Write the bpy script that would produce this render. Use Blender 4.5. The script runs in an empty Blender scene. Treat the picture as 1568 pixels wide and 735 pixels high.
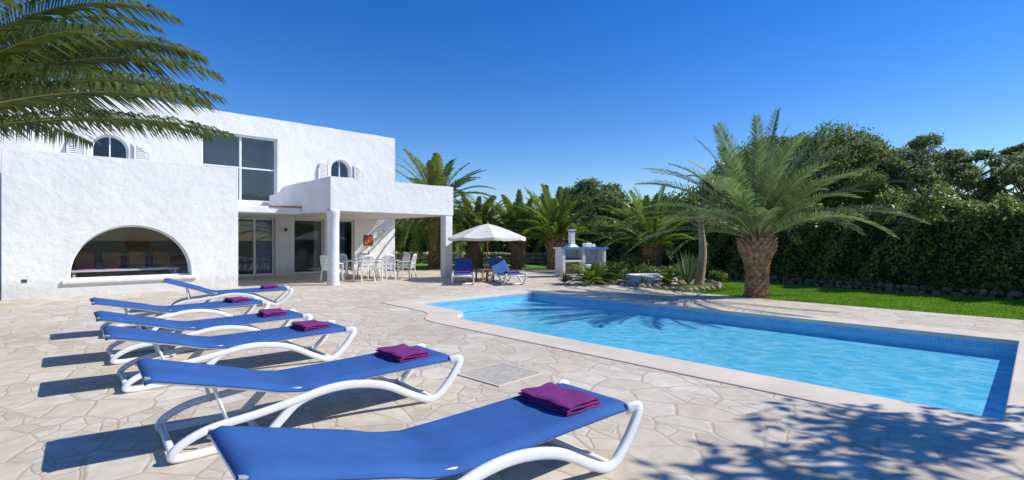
import bpy, math, random
import numpy as np
from mathutils import Vector, Matrix, geometry
import bmesh
random.seed(7); rng=np.random.default_rng(7)
TH=math.radians(43.5); C=math.cos(TH); S=math.sin(TH)
def W(a,b,z=0): return Vector((a*C-b*S, a*S+b*C, z))
scn=bpy.context.scene
col=scn.collection

# ---------------------------------------------------------------- helpers
def link(o,parent=None):
    col.objects.link(o)
    if parent: o.parent=parent
    return o
def empty(name,loc=(0,0,0),rz=0):
    o=bpy.data.objects.new(name,None); o.empty_display_size=.3
    o.location=loc; o.rotation_euler=(0,0,rz); return link(o)
def mk(name,V,F,mat=None,parent=None,smooth=False,bevel=0,seg=2,mats=None,midx=None,fix=True):
    me=bpy.data.meshes.new(name); me.from_pydata([tuple(v) for v in V],[],F); 
    if fix:
        bm=bmesh.new(); bm.from_mesh(me); bmesh.ops.recalc_face_normals(bm,faces=bm.faces); bm.to_mesh(me); bm.free()
    if mats:
        for m in mats: me.materials.append(m)
        if midx is not None: me.polygons.foreach_set("material_index",midx)
    elif mat: me.materials.append(mat)
    if smooth: me.polygons.foreach_set("use_smooth",[True]*len(me.polygons))
    me.update()
    o=bpy.data.objects.new(name,me); link(o,parent)
    if bevel:
        m=o.modifiers.new("bev","BEVEL"); m.width=bevel; m.segments=seg; m.limit_method='ANGLE'; m.angle_limit=math.radians(40)
    return o
def boxVF(x0,x1,y0,y1,z0,z1):
    V=[(x0,y0,z0),(x1,y0,z0),(x1,y1,z0),(x0,y1,z0),(x0,y0,z1),(x1,y0,z1),(x1,y1,z1),(x0,y1,z1)]
    F=[(0,3,2,1),(4,5,6,7),(0,1,5,4),(1,2,6,5),(2,3,7,6),(3,0,4,7)]
    return V,F
class MB:
    def __init__(s): s.V=[]; s.F=[]; s.M=[]
    def add(s,V,F,m=0):
        k=len(s.V); s.V+= [tuple(v) for v in V]; s.F+=[tuple(i+k for i in f) for f in F]; s.M+=[m]*len(F)
    def box(s,*a,m=0): s.add(*boxVF(*a),m=m)
    def obj(s,name,mat=None,parent=None,mats=None,**k):
        return mk(name,s.V,s.F,mat,parent,mats=mats,midx=s.M if mats else None,**k)
def box(name,a0,a1,b0,b1,z0,z1,mat,parent=None,bevel=.0,seg=3):
    V,F=boxVF(a0,a1,b0,b1,z0,z1); return mk(name,V,F,mat,parent,bevel=bevel,seg=seg)
def catmull(P,n=6):
    P=[Vector(p) for p in P]; out=[]
    for i in range(len(P)-1):
        p0=P[max(i-1,0)];p1=P[i];p2=P[i+1];p3=P[min(i+2,len(P)-1)]
        for k in range(n):
            t=k/n
            out.append(.5*((2*p1)+(p2-p0)*t+(2*p0-5*p1+4*p2-p3)*t*t+(3*p1-p0-3*p2+p3)*t**3))
    out.append(P[-1]); return out
def tubeVF(P,ra,rb=None,side=None,k=8,cap=True,sq=1.0):
    P=[Vector(p) for p in P]; n=len(P); V=[];F=[]
    for i,p in enumerate(P):
        t=(P[min(i+1,n-1)]-P[max(i-1,0)]).normalized()
        s=Vector(side) if side else (Vector((0,0,1)).cross(t) if abs(t.z)<.9 else Vector((0,1,0)).cross(t))
        s=(s-t*s.dot(t)).normalized(); nn=t.cross(s)
        A=ra[i] if isinstance(ra,(list,tuple)) else ra
        B=A if rb is None else (rb[i] if isinstance(rb,(list,tuple)) else rb)
        for j in range(k):
            an=2*math.pi*(j+.5)/k; ca,sa=math.cos(an),math.sin(an)
            ca=math.copysign(abs(ca)**sq,ca); sa=math.copysign(abs(sa)**sq,sa)
            V.append(p+s*A*ca+nn*B*sa)
    for i in range(n-1):
        for j in range(k):
            F.append((i*k+j,i*k+(j+1)%k,(i+1)*k+(j+1)%k,(i+1)*k+j))
    if cap: F.append(tuple(range(k))[::-1]); F.append(tuple((n-1)*k+j for j in range(k)))
    return V,F
def poly_tess(loops):
    flat=[p for l in loops for p in l]
    tr=geometry.tessellate_polygon([[Vector((p[0],p[1],0)) for p in l] for l in loops])
    return flat,[tuple(t) for t in tr]
def sheet(name,loops,z,mat,parent=None,rot=True):
    flat,tr=poly_tess(loops)
    o=mk(name,[(p[0],p[1],z) for p in flat],tr,mat,parent,fix=False)
    me=o.data
    bm=bmesh.new(); bm.from_mesh(me)
    bmesh.ops.recalc_face_normals(bm,faces=bm.faces)
    if sum(f.normal.z*f.calc_area() for f in bm.faces)<0: bmesh.ops.reverse_faces(bm,faces=bm.faces)
    bm.to_mesh(me); bm.free()
    if rot and not parent: o.rotation_euler=(0,0,TH)
    return o
def prism(name,loops,lo,hi,mat,parent=None,axis='z',bevel=0,seg=2):
    flat,tr=poly_tess(loops); n=len(flat)
    f3=(lambda p,h:(p[0],p[1],h)) if axis=='z' else ((lambda p,h:(p[0],h,p[1])) if axis=='b' else (lambda p,h:(h,p[0],p[1])))
    V=[f3(p,lo) for p in flat]+[f3(p,hi) for p in flat]
    F=[t for t in tr]+[tuple(i+n for i in t[::-1]) for t in tr]
    k=0
    for l in loops:
        m=len(l)
        for i in range(m): F.append((k+i,k+(i+1)%m,n+k+(i+1)%m,n+k+i))
        k+=m
    return mk(name,V,F,mat,parent,bevel=bevel,seg=seg)
def fastquads(name,V,mat,parent=None,k=4):
    N=len(V)//k
    me=bpy.data.meshes.new(name)
    me.vertices.add(N*k); me.vertices.foreach_set("co",np.ascontiguousarray(V,dtype=np.float32).ravel())
    me.loops.add(N*k); me.loops.foreach_set("vertex_index",np.arange(N*k,dtype=np.int32))
    me.polygons.add(N); me.polygons.foreach_set("loop_start",np.arange(0,N*k,k,dtype=np.int32))
    me.materials.append(mat); me.update(calc_edges=True); me.validate()
    o=bpy.data.objects.new(name,me); return link(o,parent)
def leafquads(P,size,wr=.45,flat=0.):
    N=len(P); u=rng.normal(size=(N,3)); u[:,2]*=(1-flat); u/=np.linalg.norm(u,axis=1)[:,None]
    r=rng.normal(size=(N,3)); v=np.cross(u,r); v/=np.linalg.norm(v,axis=1)[:,None]
    s=(size*rng.uniform(.6,1.3,N))[:,None]
    return np.stack([P+u*s,P+v*s*wr,P-u*s,P-v*s*wr],1).reshape(-1,3)
def clump_points(c,r,n):
    d=rng.normal(size=(n,3)); d/=np.linalg.norm(d,axis=1)[:,None]
    rad=(rng.uniform(0.15,1,n)**.45)[:,None]
    rad*=(1+.25*rng.normal(size=(n,1))*.6)
    return np.array(c)+d*rad*np.array(r)

# ---------------------------------------------------------------- materials
def newmat(name):
    m=bpy.data.materials.new(name); m.use_nodes=True; nt=m.node_tree
    b=nt.nodes["Principled BSDF"]; return m,nt,b
def nd(nt,t,**k):
    n=nt.nodes.new(t)
    for a,v in k.items():
        if hasattr(n,a) and a not in n.inputs: setattr(n,a,v)
        else: n.inputs[a].default_value=v
    return n
def coord(nt,scale=None):
    t=nt.nodes.new("ShaderNodeTexCoord"); return t.outputs["Object"]
def noise(nt,vec,scale,detail=4,rough=.55):
    n=nt.nodes.new("ShaderNodeTexNoise"); n.inputs["Scale"].default_value=scale; n.inputs["Detail"].default_value=detail; n.inputs["Roughness"].default_value=rough
    if vec: nt.links.new(vec,n.inputs["Vector"])
    return n.outputs["Fac"]
def ramp(nt,fac,stops,interp=None):
    r=nt.nodes.new("ShaderNodeValToRGB"); e=r.color_ramp.elements
    if interp: r.color_ramp.interpolation=interp
    while len(e)<len(stops): e.new(.5)
    for i,(p,c) in enumerate(stops):
        e[i].position=p; e[i].color=(c if len(c)==4 else (*c,1)) if not isinstance(c,(int,float)) else (c,c,c,1)
    nt.links.new(fac,r.inputs[0]); return r.outputs[0]
def math_(nt,op,a,b_):
    m=nd(nt,"ShaderNodeMath",operation=op)
    for i,v in enumerate((a,b_)):
        if hasattr(v,'links'): nt.links.new(v,m.inputs[i])
        else: m.inputs[i].default_value=v
    return m.outputs[0]
def mixc(nt,fac,a,b,mode='MIX'):
    m=nt.nodes.new("ShaderNodeMix"); m.data_type='RGBA'; m.blend_type=mode
    for sock,v in ((m.inputs[0],fac),(m.inputs[6],a),(m.inputs[7],b)):
        if hasattr(v,'links') : nt.links.new(v,sock)
        elif isinstance(v,(int,float)): sock.default_value=v
        else: sock.default_value=(*v,1)
    return m.outputs[2]
def bump(nt,b,h,strength=.3,dist=.02,prev=None):
    n=nt.nodes.new("ShaderNodeBump"); n.inputs["Strength"].default_value=strength; n.inputs["Distance"].default_value=dist
    nt.links.new(h,n.inputs["Height"])
    if prev: nt.links.new(prev,n.inputs["Normal"])
    if b: nt.links.new(n.outputs[0],b.inputs["Normal"])
    return n.outputs[0]
def simple(name,c,rough=.6,var=.15,sc=8,bmp=.15,bs=60,bd=.004,metal=0):
    m,nt,b=newmat(name); co=coord(nt)
    nn=noise(nt,co,sc)
    cc=ramp(nt,nn,[(.3,tuple(x*(1-var) for x in c)),(.7,tuple(min(1,x*(1+var)) for x in c))])
    nt.links.new(cc,b.inputs["Base Color"]); b.inputs["Roughness"].default_value=rough; b.inputs["Metallic"].default_value=metal
    if bmp: bump(nt,b,noise(nt,co,bs),bmp,bd)
    return m
def plaster():
    m,nt,b=newmat("white_plaster"); co=coord(nt)
    n1=noise(nt,co,1.1,5,.6); n2=noise(nt,co,6,4,.6); n3=noise(nt,co,60,3)
    c=ramp(nt,n1,[(.3,(.72,.72,.71)),(.7,(.80,.80,.79))])
    c=mixc(nt,ramp(nt,n2,[(.5,0.),(.8,.4)]),c,(.64,.63,.61))
    sx=nt.nodes.new("ShaderNodeSeparateXYZ"); nt.links.new(co,sx.inputs[0])
    ad=nd(nt,"ShaderNodeMath",operation='MULTIPLY_ADD'); nt.links.new(n2,ad.inputs[0]); ad.inputs[1].default_value=-.5; nt.links.new(sx.outputs[2],ad.inputs[2])
    g=ramp(nt,ad.outputs[0],[(0.,.4),(.2,0.)])
    c=mixc(nt,g,c,(.5,.46,.40))
    nt.links.new(c,b.inputs["Base Color"]); b.inputs["Roughness"].default_value=.85
    p=bump(nt,None,noise(nt,co,2.6,3,.5),.5,.06); p=bump(nt,None,n2,.5,.032,p); bump(nt,b,n3,.35,.007,p)
    return m
def paving():
    m,nt,b=newmat("crazy_paving"); co=coord(nt)
    nz=nt.nodes.new("ShaderNodeTexNoise"); nz.inputs["Scale"].default_value=3.5; nz.inputs["Detail"].default_value=3; nt.links.new(co,nz.inputs["Vector"])
    v1=nd(nt,"ShaderNodeVectorMath",operation='SCALE'); v1.inputs[3].default_value=.07; nt.links.new(nz.outputs["Color"],v1.inputs[0])
    v2=nd(nt,"ShaderNodeVectorMath",operation='ADD'); nt.links.new(co,v2.inputs[0]); nt.links.new(v1.outputs[0],v2.inputs[1])
    mp=nt.nodes.new("ShaderNodeMapping"); mp.inputs["Scale"].default_value=(1.0,.74,1); mp.inputs["Rotation"].default_value=(0,0,.5); nt.links.new(v2.outputs[0],mp.inputs[0])
    def vor(feat,sc):
        v=nt.nodes.new("ShaderNodeTexVoronoi"); v.feature=feat; v.voronoi_dimensions='2D'; v.inputs["Scale"].default_value=sc; v.inputs["Randomness"].default_value=1
        nt.links.new(mp.outputs[0],v.inputs["Vector"]); return v
    vc=vor('F1',2.9); ve=vor('DISTANCE_TO_EDGE',2.9); vc2=vor('F1',6.); ve2=vor('DISTANCE_TO_EDGE',6.)
    sp=nt.nodes.new("ShaderNodeSeparateColor"); nt.links.new(vc.outputs["Color"],sp.inputs[0])
    sp2=nt.nodes.new("ShaderNodeSeparateColor"); nt.links.new(vc2.outputs["Color"],sp2.inputs[0])
    mask=math_(nt,'GREATER_THAN',sp.outputs[2],.6)
    e2=math_(nt,'ADD',math_(nt,'MULTIPLY',ve2.outputs["Distance"],.9),math_(nt,'MULTIPLY',math_(nt,'SUBTRACT',1.,mask),5.))
    ed=math_(nt,'MINIMUM',ve.outputs["Distance"],e2)
    tone=math_(nt,'ADD',math_(nt,'MULTIPLY',sp.outputs[0],math_(nt,'SUBTRACT',1.,mask)),math_(nt,'MULTIPLY',math_(nt,'FRACT',math_(nt,'ADD',sp2.outputs[0],sp.outputs[0]),0),mask))
    c=ramp(nt,tone,[(0.,(.585,.50,.385)),(.25,(.69,.62,.505)),(.5,(.65,.565,.445)),(.75,(.745,.685,.585)),(1.,(.68,.605,.485))])
    n1=noise(nt,co,5,6,.65); n0=noise(nt,co,.5,3); n4=noise(nt,co,1.9,5,.7)
    c=mixc(nt,.6,c,ramp(nt,n1,[(.3,(.62,.57,.50)),(.7,(1.05,1.03,1.)) ]),'MULTIPLY')
    c=mixc(nt,.6,c,ramp(nt,n0,[(.35,(.86,.85,.82)),(.65,(1.08,1.08,1.08))]),'MULTIPLY')
    e=ramp(nt,ed,[(.012,1.),(.05,0.)])
    em=math_(nt,'MULTIPLY',e,ramp(nt,n4,[(.35,.35),(.6,.95)]))
    c=mixc(nt,em,c,mixc(nt,noise(nt,co,9),(.38,.30,.21),(.54,.455,.34)))
    nt.links.new(c,b.inputs["Base Color"]); b.inputs["Roughness"].default_value=.7
    p=bump(nt,None,ramp(nt,ed,[(.0,0.),(.06,1.)]),.5,.008)
    p=bump(nt,None,sp.outputs[1],.2,.008,p)
    bump(nt,b,n1,.45,.012,p)
    return m
def grass_mat(name,c1,c2):
    m,nt,b=newmat(name); co=coord(nt)
    n=noise(nt,co,.6,4); n2=noise(nt,co,30,4,.7)
    c=ramp(nt,n,[(.35,c1),(.65,c2)]); c=mixc(nt,.7,c,ramp(nt,n2,[(.3,(.5,.5,.5)),(.7,(1.25,1.25,1.1))]),'MULTIPLY')
    nt.links.new(c,b.inputs["Base Color"]); b.inputs["Roughness"].default_value=.9
    bump(nt,b,n2,.8,.03); return m
def leaf_mat(name,dark,light,rough=.5,transl=.3,clump=.6):
    m,nt,b=newmat(name)
    g=nt.nodes.new("ShaderNodeNewGeometry"); co=coord(nt)
    n=noise(nt,co,clump,3)
    mx=nd(nt,"ShaderNodeMath",operation='MULTIPLY_ADD'); nt.links.new(g.outputs["Random Per Island"],mx.inputs[0]); mx.inputs[1].default_value=.6
    m2=nd(nt,"ShaderNodeMath",operation='MULTIPLY_ADD'); nt.links.new(n,m2.inputs[0]); m2.inputs[1].default_value=1.2; m2.inputs[2].default_value=-.4
    nt.links.new(m2.outputs[0],mx.inputs[2])
    c=ramp(nt,mx.outputs[0],[(.05,dark),(.8,light)])
    nt.links.new(c,b.inputs["Base Color"]); b.inputs["Roughness"].default_value=rough
    t=nt.nodes.new("ShaderNodeBsdfTranslucent"); nt.links.new(c,t.inputs[0])
    ms=nt.nodes.new("ShaderNodeMixShader"); ms.inputs[0].default_value=transl
    nt.links.new(b.outputs[0],ms.inputs[1]); nt.links.new(t.outputs[0],ms.inputs[2])
    nt.links.new(ms.outputs[0],nt.nodes["Material Output"].inputs[0]); return m
def glass_mat(name="window_glass",ior=1.7,tint=(.7,.75,.76)):
    m,nt,b=newmat(name); nt.nodes.remove(b)
    t=nd(nt,"ShaderNodeBsdfTransparent"); t.inputs[0].default_value=(*tint,1)
    g=nd(nt,"ShaderNodeBsdfGlossy"); g.inputs["Roughness"].default_value=.01; g.inputs[0].default_value=(.9,.95,1,1)
    f=nd(nt,"ShaderNodeFresnel"); f.inputs[0].default_value=ior
    ms=nt.nodes.new("ShaderNodeMixShader"); nt.links.new(f.outputs[0],ms.inputs[0]); nt.links.new(t.outputs[0],ms.inputs[1]); nt.links.new(g.outputs[0],ms.inputs[2])
    nt.links.new(ms.outputs[0],nt.nodes["Material Output"].inputs[0]); return m
def water_mat():
    m,nt,b=newmat("pool_water"); nt.nodes.remove(b); co=coord(nt)
    nz=nt.nodes.new("ShaderNodeTexNoise"); nz.inputs["Scale"].default_value=1.3; nz.inputs["Detail"].default_value=3; nt.links.new(co,nz.inputs["Vector"])
    v1=nd(nt,"ShaderNodeVectorMath",operation='SCALE'); v1.inputs[3].default_value=.8; nt.links.new(nz.outputs["Color"],v1.inputs[0])
    v2=nd(nt,"ShaderNodeVectorMath",operation='ADD'); nt.links.new(co,v2.inputs[0]); nt.links.new(v1.outputs[0],v2.inputs[1])
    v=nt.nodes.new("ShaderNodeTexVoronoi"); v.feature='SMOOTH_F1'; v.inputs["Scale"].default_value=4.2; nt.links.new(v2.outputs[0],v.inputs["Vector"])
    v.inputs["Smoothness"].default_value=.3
    c=ramp(nt,v.outputs["Distance"],[(.12,(.55,.86,.95)),(.4,(.65,.92,.98)),(.65,(.95,1.,1.))])  # caustic light ripples painted into the water tint
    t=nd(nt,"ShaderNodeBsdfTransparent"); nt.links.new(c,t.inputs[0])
    g=nd(nt,"ShaderNodeBsdfGlossy"); g.inputs["Roughness"].default_value=.02
    f=nd(nt,"ShaderNodeFresnel"); f.inputs[0].default_value=1.33
    geo=nt.nodes.new("ShaderNodeNewGeometry"); inv=nd(nt,"ShaderNodeMath",operation='SUBTRACT'); inv.inputs[0].default_value=1; nt.links.new(geo.outputs["Backfacing"],inv.inputs[1])
    fm=nd(nt,"ShaderNodeMath",operation='MULTIPLY'); nt.links.new(inv.outputs[0],fm.inputs[1])
    n1=noise(nt,v2.outputs[0],5,3); p=bump(nt,None,n1,.7,.04)
    p=bump(nt,None,noise(nt,co,1.4,2),.4,.08,p)
    nt.links.new(p,g.inputs["Normal"]); nt.links.new(p,f.inputs["Normal"]); nt.links.new(f.outputs[0],fm.inputs[0])
    f2=nd(nt,"ShaderNodeMath",operation='MULTIPLY'); nt.links.new(fm.outputs[0],f2.inputs[0]); f2.inputs[1].default_value=.6
    ms=nt.nodes.new("ShaderNodeMixShader"); nt.links.new(f2.outputs[0],ms.inputs[0]); nt.links.new(t.outputs[0],ms.inputs[1]); nt.links.new(g.outputs[0],ms.inputs[2])
    nt.links.new(ms.outputs[0],nt.nodes["Material Output"].inputs[0]); return m
def tile_mat(name,c1,c2,grout,size=.04):
    m,nt,b=newmat(name); co=coord(nt)
    v=nt.nodes.new("ShaderNodeTexVoronoi"); v.distance='CHEBYCHEV'; v.inputs["Scale"].default_value=1/size; v.inputs["Randomness"].default_value=0; nt.links.new(co,v.inputs["Vector"])
    w=nt.nodes.new("ShaderNodeTexWhiteNoise"); nt.links.new(v.outputs["Position"],w.inputs["Vector"])
    c=mixc(nt,w.outputs["Value"],c1,c2)
    c=mixc(nt,ramp(nt,v.outputs["Distance"],[(.40,0.),(.46,1.)]),c,grout)
    nt.links.new(c,b.inputs["Base Color"]); b.inputs["Roughness"].default_value=.25; return m
def bark_mat(name,c1,c2,sc=12):
    m,nt,b=newmat(name); co=coord(nt); g=nt.nodes.new("ShaderNodeNewGeometry")
    n=noise(nt,co,sc,5,.7)
    mx=nd(nt,"ShaderNodeMath",operation='MULTIPLY_ADD'); nt.links.new(g.outputs["Random Per Island"],mx.inputs[0]); mx.inputs[1].default_value=.5; nt.links.new(n,mx.inputs[2])
    c=ramp(nt,mx.outputs[0],[(.35,c1),(1.,c2)]); nt.links.new(c,b.inputs["Base Color"]); b.inputs["Roughness"].default_value=.9
    bump(nt,b,n,.8,.03); return m
M_pl=plaster(); M_pave=paving()
M_cop=simple("coping_stone",(.67,.57,.455),.8,.10,1.5,.3,70,.005)
M_grass=grass_mat("lawn_grass",(.10,.24,.012),(.17,.36,.02))
M_ground=grass_mat("ground_soil_grass",(.08,.12,.03),(.12,.15,.05))
M_soil=simple("garden_soil",(.22,.16,.10),.95,.3,3,.6,25,.03)
M_glass=glass_mat(); M_glass2=glass_mat("arch_glass",1.5,(.86,.89,.90)); M_water=water_mat()
M_basin=tile_mat("pool_tiles",(.20,.64,.84),(.26,.72,.90),(.32,.72,.86),.05)
M_band=tile_mat("pool_band_tiles",(.08,.34,.74),(.16,.50,.86),(.35,.6,.8),.05)
M_white=simple("white_resin",(.79,.79,.78),.4,.03,5,.05,200,.001)
M_wpaint=simple("white_paint",(.76,.76,.75),.45,.04,5,.1,80,.002)
M_fab=simple("blue_mesh_fabric",(.020,.098,.315),.85,.14,4,.5,260,.002)
M_towel=simple("purple_towel",(.20,.020,.18),.95,.25,25,1.,170,.008)
M_int=simple("interior_wall",(.5,.5,.48),.9,.05,1)
M_intfl=simple("interior_floor",(.45,.38,.30),.4,.1,1)
M_wood=simple("teak_wood",(.36,.20,.09),.6,.3,6,.3,40,.003)
M_cream=simple("cream_canvas",(.74,.70,.60),.9,.05,3,.2,120,.002)
M_blue=simple("blue_trim_paint",(.05,.27,.62),.5,.1,5)
M_curt=simple("blue_curtain",(.20,.28,.50),.9,.2,6)
M_curtw=simple("white_curtain",(.7,.7,.7),.9,.1,6)
M_stone=simple("rough_stone",(.34,.275,.20),.95,.4,4,.8,14,.04)
M_stoned=simple("dark_field_stone",(.17,.13,.09),.95,.5,4,.8,14,.04)
M_metal=simple("dark_metal",(.06,.06,.06),.5,.2,6)
M_hatch=simple("hatch_stone",(.44,.41,.35),.85,.2,14,.4,60,.006)
M_terra=simple("terracotta",(.42,.18,.09),.8,.2,8)
M_art=simple("painted_canvas",(.45,.13,.06),.7,.8,9)
M_pot=simple("coloured_cushions",(.5,.10,.28),.8,.9,5)
M_palm=leaf_mat("palm_leaf",(.06,.11,.03),(.25,.34,.11),.4,.4)
M_palm2=leaf_mat("palm_leaf_dark",(.055,.11,.015),(.27,.37,.05),.42,.45)
M_palm3=leaf_mat("palm_leaf_olive",(.055,.095,.015),(.26,.32,.055),.42,.45)
M_palm4=leaf_mat("palm_leaf_deep",(.03,.06,.012),(.18,.23,.045),.42,.4)
M_rach=simple("palm_rachis",(.32,.32,.10),.5,.2,10)
M_dry=simple("dry_frond",(.30,.19,.08),.9,.3,10)
M_ptrunk=bark_mat("palm_bark",(.10,.05,.025),(.42,.25,.13))
M_bark=bark_mat("tree_bark",(.08,.06,.04),(.26,.20,.14),6)
M_barkl=bark_mat("pale_bark",(.22,.15,.09),(.46,.35,.23),6)
M_pine=leaf_mat("pine_foliage",(.05,.09,.025),(.25,.33,.10),.6,.5,.5)
M_pine2=leaf_mat("pine_foliage_light",(.065,.10,.035),(.30,.35,.14),.6,.5,.5)
M_hedge=leaf_mat("hedge_foliage",(.05,.10,.02),(.30,.40,.10),.4,.5,.9)
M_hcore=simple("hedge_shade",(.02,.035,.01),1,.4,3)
M_agave=leaf_mat("agave_leaf",(.06,.11,.03),(.20,.27,.12),.5,.15)

# ---------------------------------------------------------------- ground, terrace, pool
inner=[(5.8,.2),(10.5,.2),(10.5,10.2),(6.5,10.2),(6.48,9.2),(6.45,8.5),(6.38,8.2),(6.25,8.02),(6.08,7.93),(5.93,7.8),(5.84,7.62),(5.8,7.35)]
outer=[(5.2,-.4),(11.1,-.4),(11.1,10.8),(5.92,10.8),(5.88,9.4),(5.84,8.85),(5.74,8.55),(5.58,8.35),(5.4,8.15),(5.26,7.9),(5.2,7.55)]
G=900
rect=[(5.4,-.2),(10.9,-.2),(10.9,10.6),(5.4,10.6)]
sheet("ground",[[(-G,-G),(G,-G),(G,G),(-G,G)],rect],-.05,M_ground)
terr=[(-9,-7),(13.4,-7),(13.4,4.6),(13.6,6.6),(13.9,9),(14.3,12),(16,13.6),(19.5,14),(18.6,17.6),(13.2,21.6),(13.2,23),(-9,23)]
sheet("terrace_paving",[terr,outer],0,M_pave)
lawn=[(13.42,-8),(40,-8),(40,40),(10,40),(13.21,23.02),(13.22,21.62),(18.62,17.62),(19.52,14.02),(16,13.62),(14.32,12.02),(13.92,9),(13.62,6.6),(13.42,4.6)]
sheet("lawn",[lawn],-.02,M_grass)
bed=[(13.75,7.0),(14.0,9.5),(14.4,11.9),(16.1,13.5),(19.4,13.6),(19.2,9.9),(16.6,7.4),(15.2,6.8)]
sheet("garden_bed",[bed],.006,M_soil)
pool=empty("swimming_pool",(0,0,0),TH)
prism("coping",[outer,inner],-.06,.014,M_cop,pool,bevel=.012)
n=len(inner); ZB=-.15; ZF=-.27
mb=MB()
mb.add([(p[0],p[1],ZB) for p in inner]+[(p[0],p[1],-.059) for p in inner],[(i,(i+1)%n,n+(i+1)%n,n+i) for i in range(n)])
mb.obj("waterline_tiles",M_band,pool)
mb=MB()
fl,tr=poly_tess([inner])
mb.add([(p[0],p[1],ZF) for p in inner]+[(p[0],p[1],ZB) for p in inner],[(i,(i+1)%n,n+(i+1)%n,n+i) for i in range(n)])
mb.add([(p[0],p[1],ZF) for p in fl],tr)
mb.obj("basin",M_basin,pool)
box("entry_step",6.52,8.4,9.6,10.19,ZF+.01,-.18,M_basin,pool)
sheet("water",[inner],-.075,M_water,pool)
hx=empty("drain_cover",W(3.74,4.15,0),TH+.05)
box("plate",-.32,.32,-.32,.32,0.002,.010,M_hatch,hx); box("rim_n",-.35,.35,.325,.35,.002,.012,M_cop,hx); box("rim_s",-.35,.35,-.35,-.325,.002,.012,M_cop,hx)
box("rim_e",.325,.35,-.324,.324,.002,.0125,M_cop,hx); box("rim_w",-.35,-.325,-.324,.324,.002,.0125,M_cop,hx)
def blades(name,a0,a1,b0,b1,N,hgt,mat):
    a=rng.uniform(a0,a1,N); b=rng.uniform(b0,b1,N)
    P=np.stack([a*C-b*S,a*S+b*C,np.full(N,-.02)],1)
    an=rng.uniform(0,2*np.pi,N); d=np.stack([np.cos(an),np.sin(an),np.zeros(N)],1)*.012
    tip=P+np.stack([rng.normal(0,.02,N),rng.normal(0,.02,N),hgt*rng.uniform(.5,1.2,N)],1)
    return fastquads(name,np.stack([P-d,P+d,tip],1).reshape(-1,3),mat,None,3)
M_blade=leaf_mat("grass_blade",(.12,.26,.012),(.26,.46,.03),.6,.45,1)
blades("lawn_grass",13.45,17.8,-4,8,120000,.05,M_blade)

# ---------------------------------------------------------------- house
H=empty("white_villa",(0,0,0),TH)
def wob(p0,p1,st=.5,amp=.012):
    d=math.dist(p0,p1); k=max(1,int(d/st)); out=[]
    for i in range(k):
        t=i/k; w=amp*random.uniform(-1,1) if i else 0
        out.append((p0[0]+(p1[0]-p0[0])*t,p0[1]+(p1[1]-p0[1])*t+w))
    return out
def rectwall(x0,x1,z0,z1): return [(x0,z0),(x1,z0),(x1,z1)]+wob((x1,z1),(x0,z1))[1:]+[(x0,z1)]
def arch(ac,z0,zs,rx,rz,n=22):
    return [(ac-rx,z0),(ac+rx,z0)]+[(ac+rx*math.cos(math.pi*i/n),zs+rz*math.sin(math.pi*i/n)) for i in range(n+1)]
def rc(x0,x1,z0,z1): return [(x0,z0),(x1,z0),(x1,z1),(x0,z1)]
prism("front_wing_wall",[rectwall(-.66,4.67,-.1,3.80),arch(1.99,.44,.56,1.39,1.36,30)],17.7,18.1,M_pl,H,'b',.045,3)
prism("front_wing_side_wall_west",[rectwall(18.1,22,-.1,3.79)],-.66,-.3,M_pl,H,'a',.03)
prism("front_wing_side_wall_east",[rectwall(18.1,22,-.1,3.79)],4.35,4.67,M_pl,H,'a',.03)
box("front_wing_roof",-.3,4.35,18.1,22,3.0,3.2,M_pl,H); box("front_wing_floor",-.3,4.35,18.1,22,-.02,.03,M_intfl,H)
box("arch_window_sill",.45,3.52,17.62,17.72,.33,.435,M_pl,H,.03)
def archframe(name,ac,z0,zs,rx,rz,b,t,mat,d=.05):
    prism(name,[arch(ac,z0,zs,rx,rz,30),arch(ac,z0+t,zs,rx-t,rz-t,30)],b,b+d,mat,H,'b')
archframe("arch_window_frame",1.99,.445,.56,1.385,1.355,17.93,.035,M_wpaint)
fl,tr=poly_tess([arch(1.99,.45,.56,1.38,1.35,30)]); mk("arch_window_pane",[(p[0],17.955,p[1]) for p in fl],tr,M_glass2,H)
box("living_back_panel",-.3,4.35,21.9,21.99,.03,3.0,M_int,H)
fm=MB()
fm.box(1.6,3.9,20.2,20.9,.03,.62); fm.box(1.6,3.9,20.7,20.9,.62,1.05); fm.box(1.3,1.58,20.1,20.9,.03,.8)
fm.obj("living_sofa",M_curtw,H,bevel=.05)
fm=MB(); 
for i in range(4): fm.box(1.7+i*.55,2.1+i*.55,20.4,20.68,.63,.97)
fm.obj("living_cushions",M_pot,H,bevel=.06)
fm=MB(); fm.box(.6,3.2,18.35,19.1,.60,.65)
for x in (.7,3.05):
    for y in (18.4,19.0): fm.box(x,x+.06,y,y+.05,.03,.6)
fm.obj("dining_table",M_curtw,H)
fm=MB()
for i in range(4):
    x=.8+i*.6; fm.box(x,x+.4,18.42,18.8,.652,.675); 
fm.obj("placemats",M_pot,H)
fm=MB()
for i in range(4):
    x=.8+i*.62; fm.box(x,x+.42,19.4,19.45,.5,1.12); fm.box(x,x+.42,19.12,19.4,.45,.5)
    for q in (x,x+.38): fm.box(q,q+.04,19.14,19.18,.03,.45); fm.box(q,q+.04,19.36,19.4,.03,.45)
fm.obj("dining_chairs",M_wood,H)
fm=MB(); fm.box(.3,1.1,21.85,21.89,1.15,1.7); fm.box(2.2,2.9,21.85,21.89,1.2,1.7); fm.obj("living_picture",M_art,H)
fm=MB(); fm.box(-.25,.4,21.3,21.85,.03,1.1); fm.obj("sideboard",M_wood,H,bevel=.01)
V,F=tubeVF([(.15,21.5,1.1),(.15,21.5,1.5)],.02); mk("lamp_stand",V,F,M_metal,H)
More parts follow.
